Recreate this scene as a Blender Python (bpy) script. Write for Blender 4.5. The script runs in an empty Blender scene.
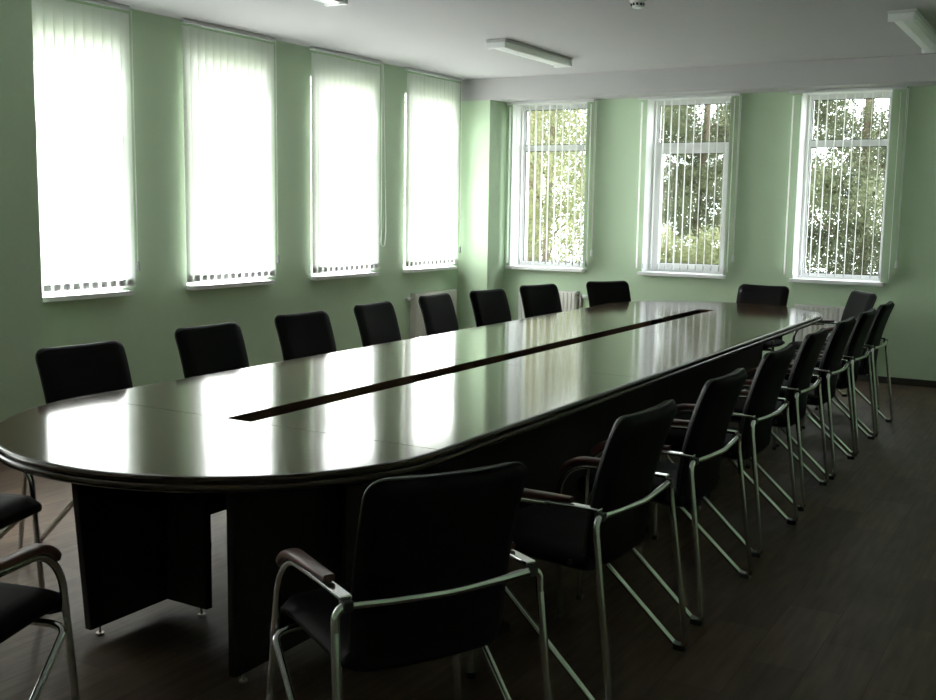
import bpy, bmesh, math, random
from mathutils import Vector, Matrix

random.seed(7)
PI = math.pi
S = bpy.context.scene
COL = S.collection

# ------------------------------------------------------------------ camera
CAM = (5.785, -10.068, 1.501)
YAW, PITCH, ROLL, FPX = 0.527, -0.132, 0.015, 1070.0
fw = Vector((-math.sin(YAW)*math.cos(PITCH), math.cos(YAW)*math.cos(PITCH), math.sin(PITCH)))
rt = Vector((math.cos(YAW), math.sin(YAW), 0)); up = rt.cross(fw)
r2 = math.cos(ROLL)*rt + math.sin(ROLL)*up
u2 = -math.sin(ROLL)*rt + math.cos(ROLL)*up
cd = bpy.data.cameras.new('camera'); cam = bpy.data.objects.new('camera', cd); COL.objects.link(cam)
mw = Matrix((r2, u2, -fw)).transposed().to_4x4(); mw.translation = CAM
cam.matrix_world = mw
cd.sensor_fit = 'HORIZONTAL'; cd.sensor_width = 36.0; cd.lens = FPX/936*36
cd.clip_start = 0.05; cd.clip_end = 200
S.camera = cam

# ------------------------------------------------------------------ sky, sun, exposure
S.view_settings.view_transform = 'Standard'; S.view_settings.look = 'None'
S.view_settings.gamma = 1.0; S.view_settings.use_curve_mapping = False
S.view_settings.exposure = 0.38
w = bpy.data.worlds.new('sky'); S.world = w; w.use_nodes = True
bg = w.node_tree.nodes['Background']
bg.inputs['Color'].default_value = (0.93, 0.97, 1.0, 1); bg.inputs['Strength'].default_value = 6.5
sd = bpy.data.lights.new('sun', 'SUN'); sun = bpy.data.objects.new('sun', sd); COL.objects.link(sun)
sd.energy = 60.0; sd.angle = math.radians(14); sd.color = (1.0, 0.985, 1.0)
sdir = Vector((-0.80, -0.13, 0.52)).normalized()          # towards the sun: front-left of the building
sun.rotation_euler = sdir.to_track_quat('Z', 'Y').to_euler()
cy = S.cycles
cy.use_denoising = True; cy.max_bounces = 10; cy.diffuse_bounces = 6; cy.glossy_bounces = 4
cy.transmission_bounces = 6; cy.transparent_max_bounces = 12; cy.sample_clamp_indirect = 12.0
cy.caustics_reflective = False; cy.caustics_refractive = False

# ------------------------------------------------------------------ materials
def mat(name, color, rough=0.5, metal=0.0, spec=0.5, coat=0.0, noise=None, bump=None):
    m = bpy.data.materials.new(name); m.use_nodes = True
    nt = m.node_tree; b = nt.nodes['Principled BSDF']
    b.inputs['Base Color'].default_value = (*color, 1); b.inputs['Roughness'].default_value = rough
    b.inputs['Metallic'].default_value = metal; b.inputs['Specular IOR Level'].default_value = spec
    b.inputs['Coat Weight'].default_value = coat; b.inputs['Coat Roughness'].default_value = 0.12
    if noise:
        sc, amt, stretch = noise
        tc = nt.nodes.new('ShaderNodeTexCoord'); mp = nt.nodes.new('ShaderNodeMapping')
        mp.inputs['Scale'].default_value = stretch
        nz = nt.nodes.new('ShaderNodeTexNoise'); nz.inputs['Scale'].default_value = sc; nz.inputs['Detail'].default_value = 6
        mx = nt.nodes.new('ShaderNodeMix'); mx.data_type = 'RGBA'
        mx.inputs[6].default_value = (*[c*(1-amt) for c in color], 1)
        mx.inputs[7].default_value = (*[min(1, c*(1+amt)) for c in color], 1)
        nt.links.new(tc.outputs['Object'], mp.inputs['Vector']); nt.links.new(mp.outputs[0], nz.inputs['Vector'])
        nt.links.new(nz.outputs['Fac'], mx.inputs[0]); nt.links.new(mx.outputs[2], b.inputs['Base Color'])
        if bump:
            bp = nt.nodes.new('ShaderNodeBump'); bp.inputs['Strength'].default_value = bump; bp.inputs['Distance'].default_value = 0.003
            nt.links.new(nz.outputs['Fac'], bp.inputs['Height']); nt.links.new(bp.outputs[0], b.inputs['Normal'])
    return m

M = {}
M['green'] = mat('green_paint', (0.51, 0.645, 0.465), 0.75, spec=0.25, noise=(3, 0.04, (1, 1, 1)), bump=0.06)
M['ceiling'] = mat('ceiling_paint', (0.50, 0.495, 0.50), 0.85, spec=0.2, noise=(2, 0.02, (1, 1, 1)))
M['pvc'] = mat('white_pvc', (0.82, 0.82, 0.83), 0.35)
M['lamp'] = mat('lamp_plastic', (0.86, 0.87, 0.88), 0.3)
M['lamp_grey'] = mat('lamp_housing', (0.6, 0.61, 0.62), 0.4)
M['black_plastic'] = mat('black_plastic', (0.012, 0.012, 0.013), 0.45)
M['leather'] = mat('black_leatherette', (0.004, 0.004, 0.0045), 0.58, spec=0.11, noise=(60, 0.25, (1, 1, 1)), bump=0.12)
M['chrome'] = mat('satin_chrome', (0.74, 0.75, 0.74), 0.17, metal=1.0)
M['armwood'] = mat('dark_red_wood', (0.095, 0.03, 0.025), 0.35, noise=(14, 0.35, (1, 8, 8)))
M['radiator'] = mat('radiator_enamel', (0.78, 0.77, 0.74), 0.35)
M['brass'] = mat('valve_metal', (0.45, 0.42, 0.36), 0.35, metal=1.0)
M['railmetal'] = mat('headrail_aluminium', (0.68, 0.69, 0.69), 0.4)
M['weight'] = mat('grey_plastic', (0.36, 0.36, 0.38), 0.5)
M['cord'] = mat('white_cord', (0.8, 0.8, 0.78), 0.6)
M['skirt'] = mat('dark_skirting', (0.03, 0.022, 0.018), 0.5)
M['gasket'] = mat('dark_gasket', (0.02, 0.02, 0.02), 0.6)
M['render'] = mat('exterior_render', (0.55, 0.53, 0.48), 0.9)
M['ground'] = mat('lawn_ground', (0.08, 0.10, 0.04), 0.95, noise=(1.5, 0.4, (1, 1, 1)))
M['bark'] = mat('bark', (0.16, 0.12, 0.09), 0.9, noise=(9, 0.4, (1, 1, 0.2)))
M['table'] = mat('dark_veneer', (0.088, 0.052, 0.033), 0.105, spec=0.31, noise=(4, 0.22, (16, 0.5, 1)))
M['edge'] = mat('dark_moulding', (0.04, 0.024, 0.016), 0.25, spec=0.4)
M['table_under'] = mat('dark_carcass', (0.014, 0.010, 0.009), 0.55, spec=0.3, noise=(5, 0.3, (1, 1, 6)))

def floor_mat():
    m = bpy.data.materials.new('brown_laminate'); m.use_nodes = True; nt = m.node_tree; b = nt.nodes['Principled BSDF']
    tc = nt.nodes.new('ShaderNodeTexCoord'); mp = nt.nodes.new('ShaderNodeMapping')
    mp.inputs['Rotation'].default_value = (0, 0, PI/2)
    br = nt.nodes.new('ShaderNodeTexBrick'); br.inputs['Scale'].default_value = 1.0
    br.inputs['Color1'].default_value = (0.094, 0.060, 0.043, 1); br.inputs['Color2'].default_value = (0.145, 0.098, 0.068, 1)
    br.inputs['Mortar'].default_value = (0.088, 0.057, 0.042, 1)
    br.inputs['Brick Width'].default_value = 0.6; br.inputs['Row Height'].default_value = 0.195; br.inputs['Mortar Size'].default_value = 0.0025
    nz = nt.nodes.new('ShaderNodeTexNoise'); nz.inputs['Scale'].default_value = 6; nz.inputs['Detail'].default_value = 8
    mp2 = nt.nodes.new('ShaderNodeMapping'); mp2.inputs['Scale'].default_value = (6, 0.6, 1)
    mx = nt.nodes.new('ShaderNodeMix'); mx.data_type = 'RGBA'; mx.blend_type = 'MULTIPLY'; mx.inputs[0].default_value = 0.7
    cr = nt.nodes.new('ShaderNodeValToRGB'); cr.color_ramp.elements[0].position = 0.3; cr.color_ramp.elements[1].position = 0.7
    cr.color_ramp.elements[0].color = (0.5, 0.5, 0.5, 1); cr.color_ramp.elements[1].color = (1.2, 1.2, 1.2, 1)
    L = nt.links.new
    L(tc.outputs['Object'], mp.inputs[0]); L(mp.outputs[0], br.inputs['Vector'])
    L(tc.outputs['Object'], mp2.inputs[0]); L(mp2.outputs[0], nz.inputs['Vector']); L(nz.outputs['Fac'], cr.inputs[0])
    L(br.outputs['Color'], mx.inputs[6]); L(cr.outputs[0], mx.inputs[7]); L(mx.outputs[2], b.inputs['Base Color'])
    b.inputs['Roughness'].default_value = 0.5; b.inputs['Specular IOR Level'].default_value = 0.2
    return m
M['floor'] = floor_mat()

def thin_mat(name, diff, trans, f):
    m = bpy.data.materials.new(name); m.use_nodes = True; nt = m.node_tree
    nt.nodes.remove(nt.nodes['Principled BSDF']); out = nt.nodes['Material Output']
    d = nt.nodes.new('ShaderNodeBsdfDiffuse'); d.inputs[0].default_value = (*diff, 1)
    t = nt.nodes.new('ShaderNodeBsdfTranslucent'); t.inputs[0].default_value = (*trans, 1)
    mx = nt.nodes.new('ShaderNodeMixShader'); mx.inputs[0].default_value = f
    nt.links.new(d.outputs[0], mx.inputs[1]); nt.links.new(t.outputs[0], mx.inputs[2]); nt.links.new(mx.outputs[0], out.inputs[0])
    return m
M['vweight'] = thin_mat('vane_weight_fabric', (0.5, 0.5, 0.52), (0.025, 0.025, 0.028), 0.5)
M['vane'] = thin_mat('white_vane_fabric', (0.85, 0.86, 0.84), (0.85, 0.86, 0.84), 0.5)

def leaf_mat(name, a, b):
    m = thin_mat(name, a, a, 0.4); nt = m.node_tree
    d = [n for n in nt.nodes if n.type == 'BSDF_DIFFUSE'][0]; t = [n for n in nt.nodes if n.type == 'BSDF_TRANSLUCENT'][0]
    tc = nt.nodes.new('ShaderNodeTexCoord')
    nz = nt.nodes.new('ShaderNodeTexNoise'); nz.inputs['Scale'].default_value = 2.2; nz.inputs['Detail'].default_value = 5
    cr = nt.nodes.new('ShaderNodeValToRGB'); cr.color_ramp.elements[0].position = 0.35; cr.color_ramp.elements[1].position = 0.65
    cr.color_ramp.elements[0].color = (*a, 1); cr.color_ramp.elements[1].color = (*b, 1)
    nt.links.new(tc.outputs['Object'], nz.inputs['Vector']); nt.links.new(nz.outputs['Fac'], cr.inputs[0])
    nt.links.new(cr.outputs[0], d.inputs[0]); nt.links.new(cr.outputs[0], t.inputs[0])
    return m
M['leaf_dark'] = leaf_mat('dark_leaves', (0.14, 0.155, 0.10), (0.27, 0.29, 0.19))
M['leaf_mid'] = leaf_mat('mid_leaves', (0.16, 0.18, 0.115), (0.28, 0.30, 0.19))
M['leaf_yellow'] = leaf_mat('yellow_leaves', (0.24, 0.26, 0.14), (0.42, 0.43, 0.25))

def glass_mat():
    m = bpy.data.materials.new('window_glass'); m.use_nodes = True; nt = m.node_tree
    nt.nodes.remove(nt.nodes['Principled BSDF']); out = nt.nodes['Material Output']
    t = nt.nodes.new('ShaderNodeBsdfTransparent'); t.inputs[0].default_value = (0.95, 0.97, 0.96, 1)
    g = nt.nodes.new('ShaderNodeBsdfGlossy'); g.inputs['Roughness'].default_value = 0.02
    fr = nt.nodes.new('ShaderNodeFresnel'); fr.inputs[0].default_value = 1.45
    mx = nt.nodes.new('ShaderNodeMixShader')
    ge = nt.nodes.new('ShaderNodeNewGeometry'); iv = nt.nodes.new('ShaderNodeMath'); iv.operation = 'SUBTRACT'; iv.inputs[0].default_value = 1.0
    ml = nt.nodes.new('ShaderNodeMath'); ml.operation = 'MULTIPLY'      # reflect on the outer faces only: no false total reflection inside the thin pane
    nt.links.new(ge.outputs['Backfacing'], iv.inputs[1]); nt.links.new(iv.outputs[0], ml.inputs[0]); nt.links.new(fr.outputs[0], ml.inputs[1])
    nt.links.new(ml.outputs[0], mx.inputs[0]); nt.links.new(t.outputs[0], mx.inputs[1]); nt.links.new(g.outputs[0], mx.inputs[2])
    nt.links.new(mx.outputs[0], out.inputs[0]); return m
M['glass'] = glass_mat()

# ------------------------------------------------------------------ helpers
def obj(name, bm, m, parent=None, smooth=False, auto=None):
    me = bpy.data.meshes.new(name)
    bmesh.ops.recalc_face_normals(bm, faces=bm.faces)
    bm.to_mesh(me); bm.free()
    me.materials.append(m)
    if smooth:
        for p in me.polygons: p.use_smooth = True
        if auto:
            me.set_sharp_from_angle(angle=math.radians(auto))
    o = bpy.data.objects.new(name, me); COL.objects.link(o)
    if parent is not None: o.parent = parent
    return o

def thing(name, label, cat, loc=(0, 0, 0), rz=0.0, group=None):
    o = bpy.data.objects.new(name, None); COL.objects.link(o)
    o.empty_display_size = 0.1; o.location = loc; o.rotation_euler = (0, 0, rz)
    o['label'] = label; o['category'] = cat
    if group: o['group'] = group
    return o

def struct(o, label=None, cat=None):
    o['kind'] = 'structure'
    if label: o['label'] = label
    if cat: o['category'] = cat
    return o

def box(bm, x0, x1, y0, y1, z0, z1, bev=0.0):
    vs = [bm.verts.new((x, y, z)) for x in (x0, x1) for y in (y0, y1) for z in (z0, z1)]
    q = [(0, 1, 3, 2), (4, 6, 7, 5), (0, 4, 5, 1), (2, 3, 7, 6), (0, 2, 6, 4), (1, 5, 7, 3)]
    fs = [bm.faces.new([vs[i] for i in f]) for f in q]
    if bev > 0:
        es = set(e for f in fs for e in f.edges)
        bmesh.ops.bevel(bm, geom=list(es), offset=bev, segments=2, affect='EDGES', profile=0.5)
    return bm

def boxes(*bs, bev=0.0):
    bm = bmesh.new()
    for b in bs: box(bm, *b, bev=bev)
    return bm

def fillet(pts, rad, n=6):
    """round the inner corners of a polyline; rad is one value or one per inner point"""
    P = [Vector(p) for p in pts]; out = [P[0]]
    for i in range(1, len(P)-1):
        r = rad[i-1] if isinstance(rad, (list, tuple)) else rad
        a, b, c = P[i-1], P[i], P[i+1]
        d1 = (a-b).normalized(); d2 = (c-b).normalized()
        ang = d1.angle(d2)
        if r <= 0 or ang > PI-0.02: out.append(b); continue
        t = min(r/math.tan(ang/2), 0.49*(a-b).length, 0.49*(c-b).length); rr = t*math.tan(ang/2)
        bis = (d1+d2).normalized(); ctr = b+bis*(rr/math.sin(ang/2))
        s, e = b+d1*t-ctr, b+d2*t-ctr
        tot = s.angle(e); ax = s.cross(e).normalized()
        for k in range(n+1): out.append(ctr+Matrix.Rotation(tot*k/n, 3, ax) @ s)
    out.append(P[-1]); return out

def tube(bm, pts, r, n=10, closed=False):
    P = [Vector(p) for p in pts]; m = len(P)
    T = []
    for i in range(m):
        if closed: T.append((P[(i+1) % m]-P[i-1]).normalized())
        else: T.append((P[min(i+1, m-1)]-P[max(i-1, 0)]).normalized())
    ref = Vector((0, 0, 1)) if abs(T[0].z) < 0.9 else Vector((1, 0, 0))
    nrm = (ref-T[0]*ref.dot(T[0])).normalized(); rings = []
    for i in range(m):
        nrm = (nrm-T[i]*nrm.dot(T[i])).normalized(); bn = T[i].cross(nrm)
        rings.append([bm.verts.new(P[i]+r*(math.cos(2*PI*k/n)*nrm+math.sin(2*PI*k/n)*bn)) for k in range(n)])
    for i in range(m if closed else m-1):
        a, b = rings[i], rings[(i+1) % m]
        for k in range(n): bm.faces.new((a[k], a[(k+1) % n], b[(k+1) % n], b[k]))
    if not closed:
        bm.faces.new(rings[0]); bm.faces.new(rings[-1])
    return bm

def cyl(bm, c, axis, r, h, n=16, r2=None):
    c = Vector(c); ax = Vector(axis).normalized(); r2 = r if r2 is None else r2
    u = ax.orthogonal().normalized(); v = ax.cross(u)
    A = [bm.verts.new(c+r*(math.cos(2*PI*k/n)*u+math.sin(2*PI*k/n)*v)) for k in range(n)]
    B = [bm.verts.new(c+ax*h+r2*(math.cos(2*PI*k/n)*u+math.sin(2*PI*k/n)*v)) for k in range(n)]
    for k in range(n): bm.faces.new((A[k], A[(k+1) % n], B[(k+1) % n], B[k]))
    bm.faces.new(A); bm.faces.new(B); return bm

def prism(bm, poly, z0, z1):
    A = [bm.verts.new((x, y, z0)) for x, y in poly]; B = [bm.verts.new((x, y, z1)) for x, y in poly]
    n = len(poly)
    for k in range(n): bm.faces.new((A[k], A[(k+1) % n], B[(k+1) % n], B[k]))
    bm.faces.new(A); bm.faces.new(B); return bm

def dup(root, loc, rz, label, group=None):
    r = root.copy(); COL.objects.link(r); r.location = loc; r.rotation_euler = (0, 0, rz); r['label'] = label
    if group: r['group'] = group
    for ch in list(root.children):
        c = ch.copy(); COL.objects.link(c); c.parent = r
        for g in list(ch.children):
            d = g.copy(); COL.objects.link(d); d.parent = c
    return r

# ------------------------------------------------------------------ room shell
ZC, ZB, YB = 2.808, 2.593, -0.361
XR, YF, TH = 6.45, -11.6, 0.30
OP_B = [(0.42, 1.27), (1.905, 2.735), (3.385, 4.16)]
OP_ADDED = [(-9.08, -8.21), (-7.62, -6.75)]       # unseen windows added before the near pillar to light the foreground
OP_L = [(-5.755, -4.885), (-4.28, -3.41), (-2.82, -1.95), (-1.395, -0.525)]
Z0, Z1 = 0.90, 2.585

def wall_cells(bm, us, zs, holes, place):
    """a thick wall as a clean cell grid; place(u, d, z) gives the point, d = 0 room side, 1 outer side"""
    V = {}
    def v(u, d, z):
        k = (round(u, 4), d, round(z, 4))
        if k not in V: V[k] = bm.verts.new(place(u, d, z))
        return V[k]
    def solid(i, j):
        if i < 0 or j < 0 or i >= len(us)-1 or j >= len(zs)-1: return False
        cu, cz = (us[i]+us[i+1])/2, (zs[j]+zs[j+1])/2
        return not any(a < cu < b and c < cz < d for a, b, c, d in holes)
    for i in range(len(us)-1):
        for j in range(len(zs)-1):
            if not solid(i, j): continue
            a, b, c, d = us[i], us[i+1], zs[j], zs[j+1]
            for k in (0, 1): bm.faces.new((v(a, k, c), v(b, k, c), v(b, k, d), v(a, k, d)))
            if not solid(i-1, j): bm.faces.new((v(a, 0, c), v(a, 1, c), v(a, 1, d), v(a, 0, d)))
            if not solid(i+1, j): bm.faces.new((v(b, 0, c), v(b, 1, c), v(b, 1, d), v(b, 0, d)))
            if not solid(i, j-1): bm.faces.new((v(a, 0, c), v(b, 0, c), v(b, 1, c), v(a, 1, c)))
            if not solid(i, j+1): bm.faces.new((v(a, 0, d), v(b, 0, d), v(b, 1, d), v(a, 1, d)))
    return bm

struct(obj('floor', boxes((-TH, XR+.2, YF-.2, TH, -0.2, 0)), M['floor']), 'dark brown laminate plank floor', 'floor')
struct(obj('ceiling', boxes((-TH, XR+.2, YF-.2, TH, ZC, ZC+.2)), M['ceiling']), 'plain white ceiling', 'ceiling')
bm = wall_cells(bmesh.new(), sorted([YF]+[y for o in OP_L+OP_ADDED for y in o]+[0]), [0, Z0, Z1, ZC],
                [(a, b, Z0, Z1) for a, b in OP_L+OP_ADDED], lambda u, d, z: (-TH*d, u, z))
struct(obj('wall_left', bm, M['green']), 'light green wall with four tall windows', 'wall')
bm = wall_cells(bmesh.new(), sorted([-TH]+[x for o in OP_B for x in o]+[XR+.2]), [0, Z0, Z1, ZC],
                [(a, b, Z0, Z1) for a, b in OP_B], lambda u, d, z: (u, TH*d, z))
struct(obj('wall_back', bm, M['green']), 'light green end wall with three tall windows', 'wall')
struct(obj('wall_right', boxes((XR, XR+.2, YF, 0, 0, ZC)), M['green']), 'green wall on the aisle side', 'wall')
struct(obj('wall_front', boxes((-TH, XR+.2, YF-.2, YF, 0, ZC)), M['green']), 'green wall behind the viewer', 'wall')
struct(obj('trim_1', boxes((0, XR, YB, 0, ZB, ZC)), M['ceiling']), 'white boxed beam running above the end wall windows', 'beam')
struct(obj('wall_pillar_corner', boxes((0, 0.353, YB, 0, 0, ZB)), M['green']), 'green pillar in the corner between both window walls', 'pillar')
struct(obj('wall_pillar_left', boxes((0, 0.353, -6.55, -5.82, 0, ZC)), M['green']), 'green pillar beside the window nearest the viewer', 'pillar')
struct(obj('baseboard_back', boxes((0.353, XR, -0.016, 0, 0, 0.06)), M['skirt']), 'dark baseboard along the end wall', 'baseboard')
struct(obj('baseboard_left', boxes((0, 0.016, -5.82, YB, 0, 0.06)), M['skirt']), 'dark baseboard along the left wall', 'baseboard')
struct(obj('baseboard_right', boxes((XR-.016, XR, YF, -0.016, 0, 0.06)), M['skirt']), 'dark baseboard along the aisle wall', 'baseboard')

# ------------------------------------------------------------------ windows: local u along the wall, d outward, z up
def place_boxes(side, lst, bev=0.0):
    bm = bmesh.new()
    for (u0, u1, d0, d1, z0, z1) in lst:
        if side == 'B': box(bm, u0, u1, d0, d1, z0, z1, bev)
        else: box(bm, -d1, -d0, u0, u1, z0, z1, bev)
    return bm

def window(n, side, a, b, sash, label):
    t = bpy.data.objects.new('window_%d' % n, None); COL.objects.link(t)
    t.location = ((a+b)/2, 0, Z0) if side == 'B' else (0, (a+b)/2, Z0)
    t.empty_display_size = .1
    struct(t, label, 'window')
    inv = Matrix.Translation(-Vector(t.location))
    def part(name, lst, m, bev=0.003, parent=None):
        bm = place_boxes(side, lst, bev); bm.transform(inv)
        return obj(name, bm, m, parent or t)
    D0, D1, F = 0.20, 0.27, 0.055
    zt0, zt1 = 2.105, 2.165
    part('frame', [(a+.001, a+F, D0, D1, Z0+.001, Z1-.001), (b-F, b-.001, D0, D1, Z0+.001, Z1-.001),
                   (a+F, b-F, D0, D1, Z1-F, Z1-.001), (a+F, b-F, D0, D1, Z0+.001, Z0+.045)], M['pvc'])
    part('transom', [(a+F, b-F, D0, D1, zt0, zt1)], M['pvc'])
    part('reveal', [(a, a+.006, .004, D0-.001, Z0+.002, Z1-.002), (b-.006, b, .004, D0-.001, Z0+.002, Z1-.002),
                    (a+.006, b-.006, .004, D0-.001, Z1-.008, Z1-.002)], M['pvc'], 0)
    gz0 = Z0+.045
    if sash:
        s = .055; x0, x1, y0, y1 = a+F-.012, b-F+.012, Z0+.03, zt0+.012
        so = part('sash', [(x0, x0+s, D0-.018, D1-.01, y0, y1), (x1-s, x1, D0-.018, D1-.01, y0, y1),
                      (x0+s, x1-s, D0-.018, D1-.01, y1-s, y1), (x0+s, x1-s, D0-.018, D1-.01, y0, y0+s)], M['pvc'])
        part('handle', [(x1-.04, x1-.016, D0-.034, D0-.018, 1.5, 1.57), (x1-.036, x1-.02, D0-.055, D0-.034, 1.54, 1.56),
                        (x1-.036, x1-.02, D0-.06, D0-.046, 1.43, 1.56)], M['pvc'], .002, so)
        part('pane', [(x0+s-.004, x1-s+.004, D0+.02, D0+.026, y0+s-.004, y1-s+.004)], M['glass'], 0, so)
        g0, g1, h0, h1 = x0+s, x1-s, y0+s, y1-s
    else:
        part('pane', [(a+F-.004, b-F+.004, D0+.02, D0+.026, gz0-.004, zt0+.004)], M['glass'], 0)
        g0, g1, h0, h1 = a+F, b-F, gz0, zt0
    part('pane', [(a+F-.004, b-F+.004, D0+.03, D0+.036, zt1-.004, Z1-F+.004)], M['glass'], 0)
    gk = .006
    lst = []
    for (p0, p1, q0, q1) in ((g0, g1, h0, h1), (a+F, b-F, zt1, Z1-F)):
        lst += [(p0, p0+gk, D0+.01, D0+.019, q0, q1), (p1-gk, p1, D0+.01, D0+.019, q0, q1),
                (p0+gk, p1-gk, D0+.01, D0+.019, q1-gk, q1), (p0+gk, p1-gk, D0+.01, D0+.019, q0, q0+gk)]
    part('gasket', lst, M['gasket'], 0)
    # window board, projecting into the room
    part('sill', [(a-.012, b+.03, -.075, 0.0, Z0-.032, Z0), (a+.001, b-.001, 0.0, D0, Z0-.02, Z0+.001)], M['pvc'], .003)
    return t

lblL = ['tall window beside the near pillar, closed white blind', 'second tall window from the near pillar', 'third tall window from the near pillar', 'tall window beside the corner pillar']
lblB = ['end wall window beside the corner pillar', 'middle window of the end wall with an opening sash', 'end wall window farthest from the corner pillar']
for i, (a, b) in enumerate(OP_L): window(i+1, 'L', a, b, i in (0, 2), lblL[i])
for i, (a, b) in enumerate(OP_B): window(i+5, 'B', a, b, i == 1, lblB[i])

# ------------------------------------------------------------------ vertical blinds
def vane_mesh(w, h):
    bm = bmesh.new(); n = 4
    for s in (0,):
        top = [bm.verts.new((-w/2+w*k/n, 0.004*(1-(2*k/n-1)**2), h)) for k in range(n+1)]
        bot = [bm.verts.new((-w/2+w*k/n, 0.004*(1-(2*k/n-1)**2), 0)) for k in range(n+1)]
        for k in range(n): bm.faces.new((top[k], top[k+1], bot[k+1], bot[k]))
    return bm

VW, NV = 0.089, 13
def blind(side, c, ztop, zbot, off, angle, label, chain):
    loc = (c, -off, zbot) if side == 'B' else (off, c, zbot)
    rz = 0 if side == 'B' else PI/2             # local x along the wall; local -y (back wall) / -y maps to +x room
    t = thing('vertical_blind', label, 'blind', loc, rz, 'vertical blinds at the windows')
    H = ztop-zbot
    W = 0.985
    obj('headrail', boxes((-W/2, W/2, -.02, .02, H-.024, H), (-W/2, W/2, -.024, -.02, H-.024, H-.018), bev=.002), M['railmetal'], t)
    vm = None
    for k in range(NV):
        x = -W/2+(k+.5)*W/NV
        if vm is None:
            v = obj('vane', vane_mesh(VW, H-.045), M['vane'], t, True); vm = v
            wt = obj('vane_weight', boxes((-.033, .033, .0047, .006, .004, .05)), M['vweight'], v)
            v0, w0 = v, wt
        else:
            v = v0.copy(); COL.objects.link(v); v.parent = t
            wt = w0.copy(); COL.objects.link(wt); wt.parent = v
        v.location = (x, 0, 0.0); v.rotation_euler = (0, 0, angle+random.uniform(-.03, .03))
    # pull cord on one side: a loop with a small weight
    s = 1
    x = s*(W/2+.012)
    zl = (1.10 if chain != 'long' else 1.13)-zbot
    bm = bmesh.new()
    if chain == 'long':
        pts = [(x, -.03, H-.02), (x+.03, -.03, H*.6), (x+.055, -.03, zl+.14), (x+.035, -.03, zl+.02), (x+.005, -.03, zl), (x-.02, -.028, zl+.03), (x-.012, -.025, H-.02)]
        tube(bm, fillet(pts, .03), .0042, 6)
    else:
        tube(bm, [(x, -.012, H-.02), (x+.004, -.014, zl)], .003, 6); tube(bm, [(x+.012, -.004, H-.02), (x+.008, -.01, zl)], .003, 6)
    obj('pull_cord', bm, M['cord'], t)
    if chain != 'long':
        obj('cord_weight', cyl(cyl(bmesh.new(), (x+.006, -.012, zl-.065), (0, 0, 1), .014, .06, 12, .011), (x+.006, -.012, zl-.005), (0, 0, 1), .008, .01, 12, .003),
            M['weight'] if side == 'L' else M['lamp'], t, True, 40)
    return t

LB = [-5.32, -3.845, -2.385, -0.96]; BB = [0.895, 2.34, 3.785]
blL = ['closed white vertical blind glowing beside the near pillar, cut off by the picture top',
       'closed white vertical blind second from the near pillar',
       'closed white vertical blind with a long looped pull cord at its side',
       'closed white vertical blind next to the corner pillar']
for i, c in enumerate(LB):
    blind('L', c, ZC-.004, .928, .060, math.radians(6), blL[i], 'long' if i == 2 else 'weight')
blB = ['opened vertical blind on the end wall window beside the corner pillar',
       'opened vertical blind on the middle end wall window with the sash',
       'opened vertical blind on the end wall window above the far corner chair']
for i, c in enumerate(BB):
    blind('B', c, ZB-.003, .935, .085, PI/2+math.radians([16, 11, 7][i]), blB[i], 'weight')

for i, (a, b) in enumerate(OP_ADDED):
    t = window(i+8, 'L', a, b, False, ['second window before the near pillar', 'window just before the near pillar'][i])
    bm = bmesh.new(); c = (a+b)/2
    for k in range(NV):
        y = c-.4925+(k+.5)*.985/NV
        vv = [bm.verts.new(p) for p in ((.069, y-.044, .928-Z0), (.069, y-.044, 2.76-Z0), (.051, y+.044, 2.76-Z0), (.051, y+.044, .928-Z0))]
        bm.faces.new(vv)
    bm.transform(Matrix.Translation((0, -t.location.y, 0)))
    obj('blind', bm, M['vane'], t)  # vanes of the added window, spreading its daylight over the foreground

# ------------------------------------------------------------------ conference table
XL, XRT, YN, YFAR, RT, RY = 2.411, 4.077, -7.28, -2.02, 0.833, 0.79
XC = (XL+XRT)/2; SL, SR = 3.172, 3.292
tb = thing('conference_table', 'long dark brown glossy conference table with rounded ends and a centre slot', 'table', (XC, (YN+YFAR)/2, 0))
ti = Matrix.Translation(-Vector(tb.location))
def tpart(name, bm, m, smooth=False, auto=None):
    bm.transform(ti); return obj(name, bm, m, tb, smooth, auto)
Ri = RT-.020; G = .0018
def half(yc, sgn, n=40):
    return [(XC+Ri*math.cos(PI*k/n), yc+sgn*(G+(RY-.020)*math.sin(PI*k/n))) for k in range(n+1)]
tpart('tabletop_section', prism(bmesh.new(), half(YN, -1), .715, .75), M['table'])
tpart('tabletop_section', prism(bmesh.new(), half(YFAR, 1), .715, .75), M['table'])
ym = [YN+(YFAR-YN)*k/3 for k in range(4)]
for k in range(3):
    tpart('tabletop_section', boxes((XC-Ri, SL, ym[k]+G, ym[k+1]-G, .715, .75)), M['table'])
    tpart('tabletop_section', boxes((SR, XC+Ri, ym[k]+G, ym[k+1]-G, .715, .75)), M['table'])
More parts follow.
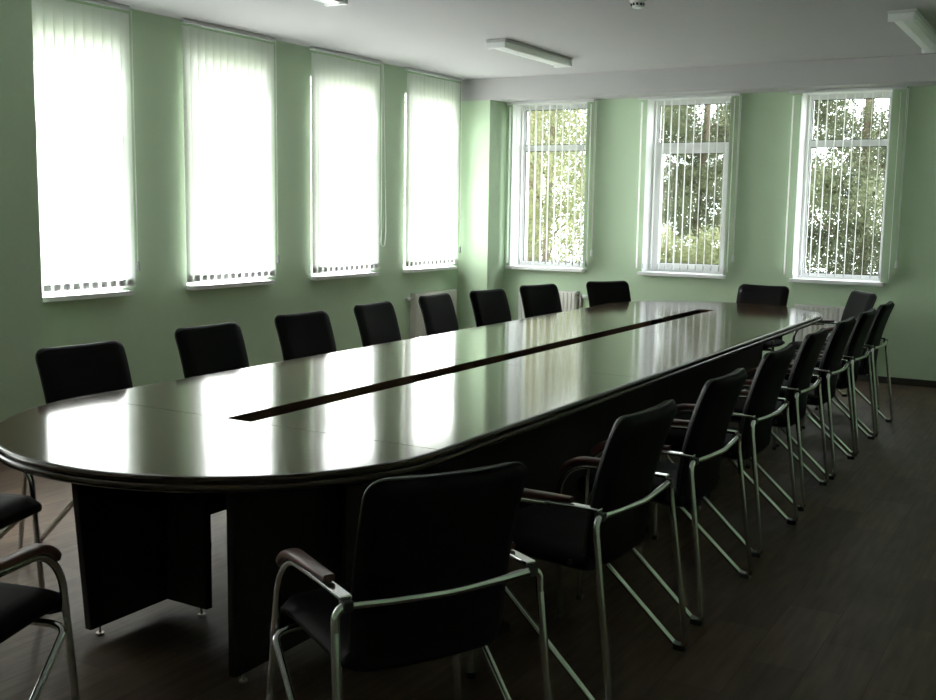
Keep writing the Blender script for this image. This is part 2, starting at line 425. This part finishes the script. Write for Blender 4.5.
# moulded edge: a stepped profile swept round the stadium outline
prof = [(-.0205, .7498), (-.014, .7498), (-.007, .7487), (-.002, .7455), (0, .741), (-.001, .736), (-.005, .733), (-.005, .7315), (.002, .7300), (.008, .7265), (.0105, .721), (.0095, .714), (.005, .7085), (-.004, .705), (-.06, .704), (-.06, .7145), (-.0205, .7145)]
path = []
n = 48
for k in range(n+1):
    a = PI*k/n; path.append((XC+RT*math.cos(a), YFAR+RY*math.sin(a), math.cos(a), math.sin(a)))
for k in range(n+1):
    a = PI+PI*k/n; path.append((XC+RT*math.cos(a), YN+RY*math.sin(a), math.cos(a), math.sin(a)))
bm = bmesh.new()
rings = [[bm.verts.new((x+nx*o, y+ny*o, z)) for o, z in prof] for x, y, nx, ny in path]
for i in range(len(rings)):
    A, B = rings[i], rings[(i+1) % len(rings)]
    for k in range(len(prof)): bm.faces.new((A[k], A[(k+1) % len(prof)], B[(k+1) % len(prof)], B[k]))
tpart('edge_moulding', bm, M['edge'], True, 35)
# slot lining and tray
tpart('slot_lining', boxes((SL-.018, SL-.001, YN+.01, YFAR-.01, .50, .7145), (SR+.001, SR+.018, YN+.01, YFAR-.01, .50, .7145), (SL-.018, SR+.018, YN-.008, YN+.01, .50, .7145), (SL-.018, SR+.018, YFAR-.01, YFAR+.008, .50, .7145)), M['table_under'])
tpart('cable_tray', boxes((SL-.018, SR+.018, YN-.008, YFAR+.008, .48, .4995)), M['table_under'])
# modesty boards along both long sides and under the curved ends
XA, XB = 2.88, 3.62
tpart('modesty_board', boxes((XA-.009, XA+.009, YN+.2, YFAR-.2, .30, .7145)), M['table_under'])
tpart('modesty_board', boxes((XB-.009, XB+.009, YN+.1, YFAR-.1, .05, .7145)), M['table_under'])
# pedestals: two boards meeting at a right angle, on small screw feet
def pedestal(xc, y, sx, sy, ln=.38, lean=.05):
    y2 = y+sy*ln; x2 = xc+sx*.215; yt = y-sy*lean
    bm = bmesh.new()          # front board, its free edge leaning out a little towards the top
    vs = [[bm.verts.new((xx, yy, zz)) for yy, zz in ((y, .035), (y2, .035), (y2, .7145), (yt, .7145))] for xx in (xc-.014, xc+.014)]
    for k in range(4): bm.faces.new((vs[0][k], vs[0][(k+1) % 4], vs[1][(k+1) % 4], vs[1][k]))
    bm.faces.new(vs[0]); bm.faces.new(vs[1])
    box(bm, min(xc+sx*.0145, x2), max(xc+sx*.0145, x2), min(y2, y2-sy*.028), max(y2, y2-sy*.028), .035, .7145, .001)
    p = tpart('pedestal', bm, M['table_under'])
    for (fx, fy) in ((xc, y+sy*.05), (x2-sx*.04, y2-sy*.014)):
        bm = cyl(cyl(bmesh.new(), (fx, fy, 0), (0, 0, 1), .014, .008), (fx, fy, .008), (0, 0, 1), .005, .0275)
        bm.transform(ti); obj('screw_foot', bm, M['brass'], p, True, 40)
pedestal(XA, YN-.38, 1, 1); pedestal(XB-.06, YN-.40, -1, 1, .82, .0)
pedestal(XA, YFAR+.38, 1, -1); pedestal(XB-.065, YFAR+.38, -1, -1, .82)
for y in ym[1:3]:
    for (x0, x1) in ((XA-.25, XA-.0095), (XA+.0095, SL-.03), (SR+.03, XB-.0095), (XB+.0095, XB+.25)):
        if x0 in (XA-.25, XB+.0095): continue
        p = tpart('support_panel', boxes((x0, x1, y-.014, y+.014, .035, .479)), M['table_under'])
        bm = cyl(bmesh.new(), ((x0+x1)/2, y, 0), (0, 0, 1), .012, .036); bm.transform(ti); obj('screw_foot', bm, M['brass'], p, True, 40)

# ------------------------------------------------------------------ chairs (local +x is forward, origin on the floor)
def pad(path, width, thick, rc, nu=14, nv=10, crown=0.006, bend=0.0):
    """upholstered pad swept along a side profile path of (x, z): rounded corners, soft edges, slightly crowned faces"""
    P = [Vector((x, 0, z)) for x, z in path]
    L = [0.0]
    for i in range(1, len(P)): L.append(L[-1]+(P[i]-P[i-1]).length)
    tot = L[-1]
    def at(s):
        for i in range(1, len(L)):
            if s <= L[i] or i == len(L)-1:
                f = (s-L[i-1])/(L[i]-L[i-1]); return P[i-1].lerp(P[i], f), (P[i]-P[i-1]).normalized()
    ss = [rc*(1-math.cos(PI/2*k/5)) for k in range(6)]
    inner = [rc+(tot-2*rc)*k/nu for k in range(1, nu)]
    S_ = ss+inner+[tot-s for s in reversed(ss)]
    bm = bmesh.new(); F = []; Bk = []
    for s in S_:
        p, _ = at(s)
        t = (at(min(s+.03, tot))[0]-at(max(s-.03, 0))[0]).normalized()
        nrm = Vector((0, 1, 0)).cross(t)          # faces the sitter
        e = min(s, tot-s)
        wd = width(s/tot)/2
        if e < rc: wd -= rc-math.sqrt(max(0, rc*rc-(rc-e)**2))
        fr = []; bk = []
        for j in range(nv+1):
            y = -1+2*j/nv; y = math.copysign(abs(y)**.75, y)
            yy = y*wd
            edge = min(wd-abs(yy), e)
            th = thick/2*(0.25+0.75*math.sqrt(max(0, 1-(1-min(edge, .022)/.022)**2)))
            c = crown*(1-y*y)
            q = p+Vector((0, yy, 0))+nrm*(bend*y*y)
            fr.append(bm.verts.new(q+nrm*(th+c*(1 if edge > .01 else 0)))); bk.append(bm.verts.new(q-nrm*th))
        F.append(fr); Bk.append(bk)
    m = len(S_)
    for i in range(m-1):
        for j in range(nv):
            bm.faces.new((F[i][j], F[i][j+1], F[i+1][j+1], F[i+1][j]))
            bm.faces.new((Bk[i][j], Bk[i+1][j], Bk[i+1][j+1], Bk[i][j+1]))
        for j in (0, nv):
            bm.faces.new((F[i][j], F[i+1][j], Bk[i+1][j], Bk[i][j]))
    for i in (0, m-1):
        for j in range(nv): bm.faces.new((F[i][j], Bk[i][j], Bk[i][j+1], F[i][j+1]))
    # outline for the piping (mid-thickness)
    out = []
    for i in range(m): out.append((F[i][0].co+Bk[i][0].co)/2)
    for j in range(1, nv): out.append((F[m-1][j].co+Bk[m-1][j].co)/2)
    for i in range(m-1, -1, -1): out.append((F[i][nv].co+Bk[i][nv].co)/2)
    for j in range(nv-1, 0, -1): out.append((F[0][j].co+Bk[0][j].co)/2)
    return bm, [v.copy() for v in out]

RTU = .0108
HW = .280            # half width at the tube centres
chair0 = thing('conference_chair', '', 'chair')
sb, so = pad([(.275, .405), (.268, .425), (.245, .437), (.15, .438), (0, .432), (-.10, .428), (-.145, .43)], lambda f: .475, .06, .02, crown=.008)
seat = obj('seat', sb, M['leather'], chair0, True, 60)
for yb in (.2352, -.2412): obj('bolt', cyl(bmesh.new(), (-.09, yb, .43), (0, 1, 0), .009, .006), M['black_plastic'], seat)
bb, bo = pad([(-.138, .395), (-.138, .45), (-.144, .53), (-.158, .62), (-.180, .71), (-.208, .80), (-.242, .885)], lambda f: .425+.015*f, .05, .045, crown=.004, bend=.012)
back = obj('backrest', bb, M['leather'], chair0, True, 60)
obj('piping', tube(bmesh.new(), bo, .0038, 6, True), M['black_plastic'], back, True)
ZA = .598
HA = HW-.026         # arms and front legs stand a little inside the rear legs
rail = [(-.199, -HW-.002, ZA-.06), (-.195, -HW, ZA), (-.212, -.15, ZA-.003), (-.224, 0, ZA-.005), (-.212, .15, ZA-.003), (-.195, HW, ZA), (-.199, HW+.002, ZA-.06)]
rp = fillet(rail, [.034, .4, .4, .4, .034], 7)
obj('back_rail', tube(bmesh.new(), rp, RTU), M['chrome'], chair0, True, 50)
for s in (-1, 1):
    # rear leg slopes down and back to the floor
    lg = obj('leg', tube(bmesh.new(), fillet([(-.199, s*(HW+.002), ZA-.059), (-.268, s*(HW+.016), .034), (-.258, s*(HW+.016), RTU+.004), (-.224, s*(HW+.015), RTU+.012)], [.03, .02], 5), RTU), M['chrome'], chair0, True, 50)
    obj('foot', boxes((-.268, -.224, s*(HW+.016)-.012, s*(HW+.016)+.012, 0, .022), bev=.004), M['black_plastic'], lg)
    # brace runs from the rear foot up to the front of the seat and turns in under it
    obj('brace', tube(bmesh.new(), fillet([(-.224, s*(HW+.015), RTU+.012), (.190, s*(HW+.004), .392), (.196, s*(HW-.04), .399), (.196, s*.16, .399)], [.035, .03], 6), RTU*.95), M['chrome'], chair0, True, 50)
    # front leg: vertical tube curving back into the arm
    fl = obj('leg', tube(bmesh.new(), fillet([(.226, s*(HA+.045), .012), (.220, s*HA, ZA+.005), (-.02, s*HA, ZA+.012)], [.13], 12), RTU), M['chrome'], chair0, True, 50)
    obj('foot', cyl(bmesh.new(), (.226, s*(HA+.045), 0), (0, 0, 1), .014, .02), M['black_plastic'], fl, True, 40)
    pl = obj('arm_plate', boxes((-.196, -.015, s*HA-.015, s*HA+.015, ZA+.0115, ZA+.0225), bev=.003), M['chrome'], chair0)
    obj('connector', boxes((-.212, -.18, s*HA-.013, s*HA+.013, ZA-.013, ZA+.0113), bev=.004), M['black_plastic'], pl)
    # dark wood armrest wrapped over the start of the front bend
    bm = bmesh.new()
    cp = fillet([(-.10, 0, ZA+.031), (.222, 0, ZA+.022), (.230, 0, ZA-.2)], [.135], 14)[:11]
    pr = []
    for i, p in enumerate(cp):
        t = (cp[min(i+1, len(cp)-1)]-cp[max(i-1, 0)]).normalized(); nr = Vector((-t.z, 0, t.x))
        k = (.75 if i == 0 else 1.0) if i < len(cp)-2 else (.9 if i == len(cp)-2 else .55)
        sec = []
        for q in range(16):
            a = 2*PI*q/16; c_, s_ = math.cos(a), math.sin(a)
            sec.append(bm.verts.new(p+Vector((0, s*HA+.021*k*math.copysign(abs(c_)**.6, c_), 0))+nr*(.0125*k*math.copysign(abs(s_)**.6, s_)+.003)))
        pr.append(sec)
    for i in range(len(pr)-1):
        for q in range(16): bm.faces.new((pr[i][q], pr[i][(q+1) % 16], pr[i+1][(q+1) % 16], pr[i+1][q]))
    bm.faces.new(pr[0]); bm.faces.new(pr[-1])
    obj('armrest', bm, M['armwood'], chair0, True, 50)
obj('seat_frame', boxes((.19, .21, -.17, .17, .388, .408), (-.12, .19, -.17, -.15, .392, .408), (-.12, .19, .15, .17, .392, .408), bev=.002), M['black_plastic'], chair0)

ROWR = 'chairs along the aisle side of the table'; ROWL = 'chairs along the window side of the table'; ENDS = 'chairs round the curved ends of the table'
XRW = 4.35
spots = [  # x, y, facing degrees, label, group
    (4.325, -7.86, 151, 'black chair seen from behind, largest and nearest at the table curve', ENDS),
    (4.395, -6.93, 177, 'black chair on the aisle side, directly beyond the large near chair', ROWR),
    (4.39, -6.09, 179, 'black aisle-side chair, third along that side counting the large near chair', ROWR),
    (4.365, -5.20, 179, 'black aisle-side chair, fourth along that side counting the large near chair', ROWR),
    (4.34, -4.35, 181, 'black aisle-side chair, fifth along that side counting the large near chair', ROWR),
    (XRW-.01, -3.59, 180, 'black aisle-side chair, third from the end wall among those chairs', ROWR),
    (XRW-.01, -2.90, 180, 'black aisle-side chair, second from the end wall among those chairs', ROWR),
    (XRW-.01, -2.20, 180, 'last black chair of the aisle row, nearest the end wall', ROWR),
    (4.05, -1.33, 214, 'black chair turned at the far table corner in front of a radiator', ENDS),
    (3.37, -1.22, 264, 'black chair alone at the far tip of the table, seen from its front', ENDS),
    (2.35, -1.58, 328, 'black chair at the far curve under the gap between two end wall windows', ENDS),
    (2.11, -2.33, 343, 'black chair standing in front of the radiator under the end wall window', ENDS),
    (2.07, -3.06, 352, 'black window-side chair in front of the green corner pillar', ROWL),
    (2.01, -3.67, 2, 'black window-side chair in front of the radiator below the corner window', ROWL),
    (2.07, -4.50, 2, 'black window-side chair below the blind with the long looped cord', ROWL),
    (2.12, -5.30, -4, 'black window-side chair third from the near end of its row', ROWL),
    (2.15, -6.08, -3, 'black window-side chair under the second blind, showing its squarish back', ROWL),
    (2.26, -6.97, -4, 'black window-side chair nearest the viewer, under the first blind', ROWL),
    (2.42, -7.93, 18, 'black chair at the near curve, only its seat corner under the table edge showing', ENDS),
    (3.315, -8.54, 107, 'black chair at the near tip, armrest and seat cut by the picture edge', ENDS),
]
for i, (x, y, a, lb, g) in enumerate(spots):
    if i == 0:
        first = (x, y, a, lb, g); continue
    dup(chair0, (x, y, 0), math.radians(a), lb, g)
x, y, a, lb, g = first
chair0.location = (x, y, 0); chair0.rotation_euler = (0, 0, math.radians(a)); chair0['label'] = lb; chair0['group'] = g

# ------------------------------------------------------------------ radiators
def radiator(loc, rz, W, label, valve):
    t = thing('radiator', label, 'radiator', loc, rz, 'white radiators under the windows')   # local x along wall, -y into the room
    H = .56
    bm = bmesh.new(); n = max(6, int(W/.042)); pitch = W/n; pts = []
    for k in range(n):
        x = -W/2+k*pitch
        pts += [(x+.000, -.062), (x+.006, -.062), (x+.012, -.074), (x+pitch-.012, -.074), (x+pitch-.006, -.062)]
    pts += [(W/2, -.062), (W/2, -.05), (-W/2, -.05)]
    prism(bm, pts, .02, H-.02)
    obj('front_panel', bm, M['radiator'], t)
    obj('side_panel', boxes((-W/2-.004, -W/2, -.064, -.002, .01, H), bev=.001), M['radiator'], t)
    obj('side_panel', boxes((W/2, W/2+.004, -.064, -.002, .01, H), bev=.001), M['radiator'], t)
    obj('back_panel', boxes((-W/2, W/2, -.02, -.004, .02, H-.02)), M['radiator'], t)
    gb = bmesh.new(); box(gb, -W/2, W/2, -.064, -.058, H-.02, H-.004); box(gb, -W/2, W/2, -.012, -.004, H-.02, H-.004)
    m2 = int(W/.02)
    for k in range(m2+1): box(gb, -W/2+k*W/m2-.002, -W/2+k*W/m2+.002, -.058, -.012, H-.012, H-.004)
    obj('top_grille', gb, M['radiator'], t)
    for s in (-1, 1): obj('bracket', boxes((s*W*.32-.015, s*W*.32+.015, -.004, 0.0, .06, H-.06)), M['radiator'], t)
    if valve:
        bm = tube(bmesh.new(), [(valve*(W/2+.0045), -.034, H-.05), (valve*(W/2+.06), -.034, H-.05)], .011, 10)
        v = obj('valve', bm, M['brass'], t, True)
        obj('valve_knob', cyl(bmesh.new(), (valve*(W/2+.061), -.034, H-.05), (valve, 0, 0), .02, .05, 14, .017), M['pvc'], v, True, 40)
        obj('pipe', tube(bmesh.new(), fillet([(valve*(W/2+.035), -.034, H-.062), (valve*(W/2+.035), -.034, H-.16), (valve*(W/2+.035), -.002, H-.16)], .02), .008, 8), M['radiator'], t, True)
radiator((0.0, -0.885, .10), PI/2, .78, 'white radiator below the blind next to the corner pillar', -1)
radiator((0.905, 0.0, .11), 0, .66, 'white ribbed radiator under the end wall window beside the corner pillar', 1)
radiator((3.79, 0.0, .11), 0, .70, 'white ribbed radiator behind the far table corner', 0)

# ------------------------------------------------------------------ ceiling fittings
def ceiling_lamp(loc, label, L=1.58):
    t = thing('ceiling_light', label, 'lamp', loc, 0, 'long ceiling lamps')
    obj('housing', boxes((-.088, .088, -L/2, L/2, -.022, 0), bev=.004), M['lamp_grey'], t)
    bm = bmesh.new(); prof = [(-.08, -.0225), (-.074, -.045), (-.055, -.062), (0, -.068), (.055, -.062), (.074, -.045), (.08, -.0225)]
    A = [bm.verts.new((x, -L/2+.03, z)) for x, z in prof]; B = [bm.verts.new((x, L/2-.03, z)) for x, z in prof]
    for k in range(len(prof)): bm.faces.new((A[k], A[(k+1) % len(prof)], B[(k+1) % len(prof)], B[k]))
    bm.faces.new(A); bm.faces.new(B)
    obj('diffuser', bm, M['lamp'], t)
    for s in (-1, 1):
        y0, y1 = sorted((s*(L/2-.03), s*(L/2+.004)))
        obj('end_cap', boxes((-.084, .084, y0+(.0005 if s > 0 else 0), y1-(0 if s > 0 else .0005), -.070, -.0225), bev=.006), M['lamp'], t)
ceiling_lamp((1.625, -1.945, ZC), 'long white lamp on the ceiling above the corner blind', 1.23)
ceiling_lamp((4.59, -1.74, ZC), 'long white lamp on the ceiling cut off by the picture side')
ceiling_lamp((1.59, -5.33, ZC), 'white lamp end showing at the top picture edge above the third blind')
t = thing('smoke_detector', 'small round white smoke detector on the ceiling with dark slots', 'smoke detector', (3.19, -3.56, ZC))
obj('base', cyl(bmesh.new(), (0, 0, -.012), (0, 0, 1), .052, .012, 24), M['lamp'], t, True, 40)
bm = cyl(bmesh.new(), (0, 0, -.05), (0, 0, 1), .030, .038, 24, .046); obj('sensor_head', bm, M['lamp'], t, True, 40)
bm = bmesh.new()
for k in range(10):
    a = 2*PI*k/10; c = Vector((.0375*math.cos(a), .0375*math.sin(a), -.03)); box(bm, c.x-.006, c.x+.006, c.y-.006, c.y+.006, -.037, -.023)
obj('vent_slots', bm, M['black_plastic'], t)

# ------------------------------------------------------------------ outside: lower storey, added shade blocks, ground and trees
struct(obj('wall_upper_storeys', boxes((-TH, 7.6, -13.0, TH, ZC+.2, 10.0)), M['render']), 'upper storeys of the building above the room', 'building')  # added mass over the room, casts shade towards the trees
struct(obj('wall_lower_storey', boxes((-TH, 7.6, -13.0, TH, -3.4, -.2)), M['render']), 'storey of the building below the room', 'building')
struct(obj('wall_neighbour_house', boxes((-16, -10, 0.3, 16, -3.4, 15.0)), M['render']), 'neighbouring building beyond the window side', 'building')  # added out of view to keep the sun off the trees
struct(obj('ground', boxes((-40, 40, -40, 60, -3.6, -3.4)), M['ground']), 'grassy ground outside', 'ground')

def foliage(name, m, parent, blobs, nleaf, size, droop=0.0, seed=1):
    rnd = random.Random(seed); V = []; F = []
    tw = [b[3]**2 for b in blobs]; tot = sum(tw)
    # leaves sit in small sprays scattered through each blob
    for (bx, by, bz, br, sq), wgt in zip(blobs, tw):
        cnt = int(nleaf*wgt/tot); ns = max(1, cnt//9)
        for s in range(ns):
            while True:
                p = Vector((rnd.uniform(-1, 1), rnd.uniform(-1, 1), rnd.uniform(-1, 1)))
                if .25 < p.length < 1: break
            c = Vector((bx, by, bz))+Vector((p.x*br, p.y*br, p.z*br*sq))
            ax = Vector((rnd.gauss(0, 1), rnd.gauss(0, 1), rnd.gauss(0, .6)-droop)).normalized()
            for q in range(9):
                o = c+ax*(q-4)*size*.55+Vector((rnd.gauss(0, 1), rnd.gauss(0, 1), rnd.gauss(0, 1)))*size*.55
                d = (ax*.5+Vector((rnd.gauss(0, 1), rnd.gauss(0, 1), rnd.gauss(0, .8)-droop))).normalized()
                u = d.orthogonal(); u.rotate(Matrix.Rotation(rnd.uniform(0, 2*PI), 3, d)); u.normalize()
                L = size*rnd.uniform(.7, 1.3); W = L*.28; nn = d.cross(u)*W*.35
                i = len(V)
                V += [o-d*L*.5, o+u*W+nn, o+d*L*.5, o-u*W+nn]
                F += [(i, i+1, i+2), (i, i+2, i+3)]
    me = bpy.data.meshes.new(name); me.from_pydata([tuple(v) for v in V], [], F); me.materials.append(m)
    o = bpy.data.objects.new(name, me); COL.objects.link(o); o.parent = parent
    return o

def tree(x, y, label, m, blobs, nleaf, size, droop, seed, trunk_r=.13, top=3.4, lean=(0, 0), group='trees behind the end wall'):
    t = thing('tree', label, 'tree', (x, y, -3.4), 0, group)
    foliage('crown', m, t, blobs, nleaf, size, droop, seed)
    rnd = random.Random(seed+50)
    bm = bmesh.new(); pts = [(lean[0]*f+rnd.uniform(-.05, .05), lean[1]*f, (top+3.4)*f) for f in (0, .2, .4, .6, .8, 1)]
    tube(bm, fillet(pts, .6, 3), trunk_r, 8)
    obj('trunk', bm, M['bark'], t, True)
    for k in range(7):
        f = .45+.07*k; b0 = Vector((lean[0]*f, lean[1]*f, (top+3.4)*f)); a = rnd.uniform(0, 2*PI); ln = rnd.uniform(.7, 1.5)
        bm = tube(bmesh.new(), fillet([b0, b0+Vector((math.cos(a)*ln*.5, math.sin(a)*ln*.5, ln*.35)), b0+Vector((math.cos(a)*ln, math.sin(a)*ln, ln*.9))], .3, 3), trunk_r*.32, 6)
        obj('branch', bm, M['bark'], t, True)
    return t
def blobs(seed, n, rx, z0, z1, r0, r1, sq=.8, ry=None):
    rnd = random.Random(seed); ry = ry or rx; out = []
    for k in range(n):
        out.append((rnd.uniform(-rx, rx), rnd.uniform(-ry, ry), rnd.uniform(z0, z1), rnd.uniform(r0, r1), sq))
    return out
G0 = 3.4
tree(3.0, 5.5, 'dense dark green tree outside the end wall window farthest from the pillar', M['leaf_dark'], blobs(1, 46, 1.15, G0-.5, G0+4.2, .35, .6)+[(-.6, 0, G0+1.75, .45, .8), (-.75, .2, G0+1.2, .4, .8), (-.1, .1, G0+1.5, .4, .8), (-.7, 0, G0+3.0, .4, .8)], 95000, .047, .2, 1, .06, 4.0)
tree(-1.1, 10.2, 'loose mid green tree outside the middle end wall window', M['leaf_mid'], blobs(2, 64, 1.4, G0-.6, G0+4.6, .35, .55)+[(.75, 0, G0+2.0, .5, .8), (.5, 0, G0+1.6, .4, .8)], 120000, .055, .3, 2, .06, 4.6, (.3, 0))
tree(-2.35, 6.3, 'drooping yellow green tree outside the window beside the corner pillar', M['leaf_yellow'], blobs(3, 46, .9, G0-.3, G0+4.4, .3, .5, 1.3)+[(.75, 0, G0+1.0, .4, 1.2), (.6, .2, G0+1.5, .35, 1.2)], 34000, .05, .9, 3, .06, 4.0, (.15, 0))
tree(-6.0, 13.5, 'pale thin tree standing farther off between the other trees', M['leaf_mid'], blobs(5, 12, 2.2, G0+.4, G0+5.2, .5, .9), 18000, .075, .3, 5, .16, 4.8, (-.2, 0))
t = thing('bush', 'bright leafy bush low in the middle end wall window', 'bush', (0.15, 6.3, -3.4), 0)
foliage('leaves', M['leaf_yellow'], t, blobs(4, 10, .5, G0-1.2, G0+1.1, .35, .5), 15000, .06, .1, 4)
for k in range(5):
    obj('stem', tube(bmesh.new(), fillet([(0.05*k-.1, 0, 0), (.12*(k-2), .05*(k-2), 2.2), (.22*(k-2), .12*(k-2), 3.8)], 1.0, 4), .03, 6), M['bark'], t, True)
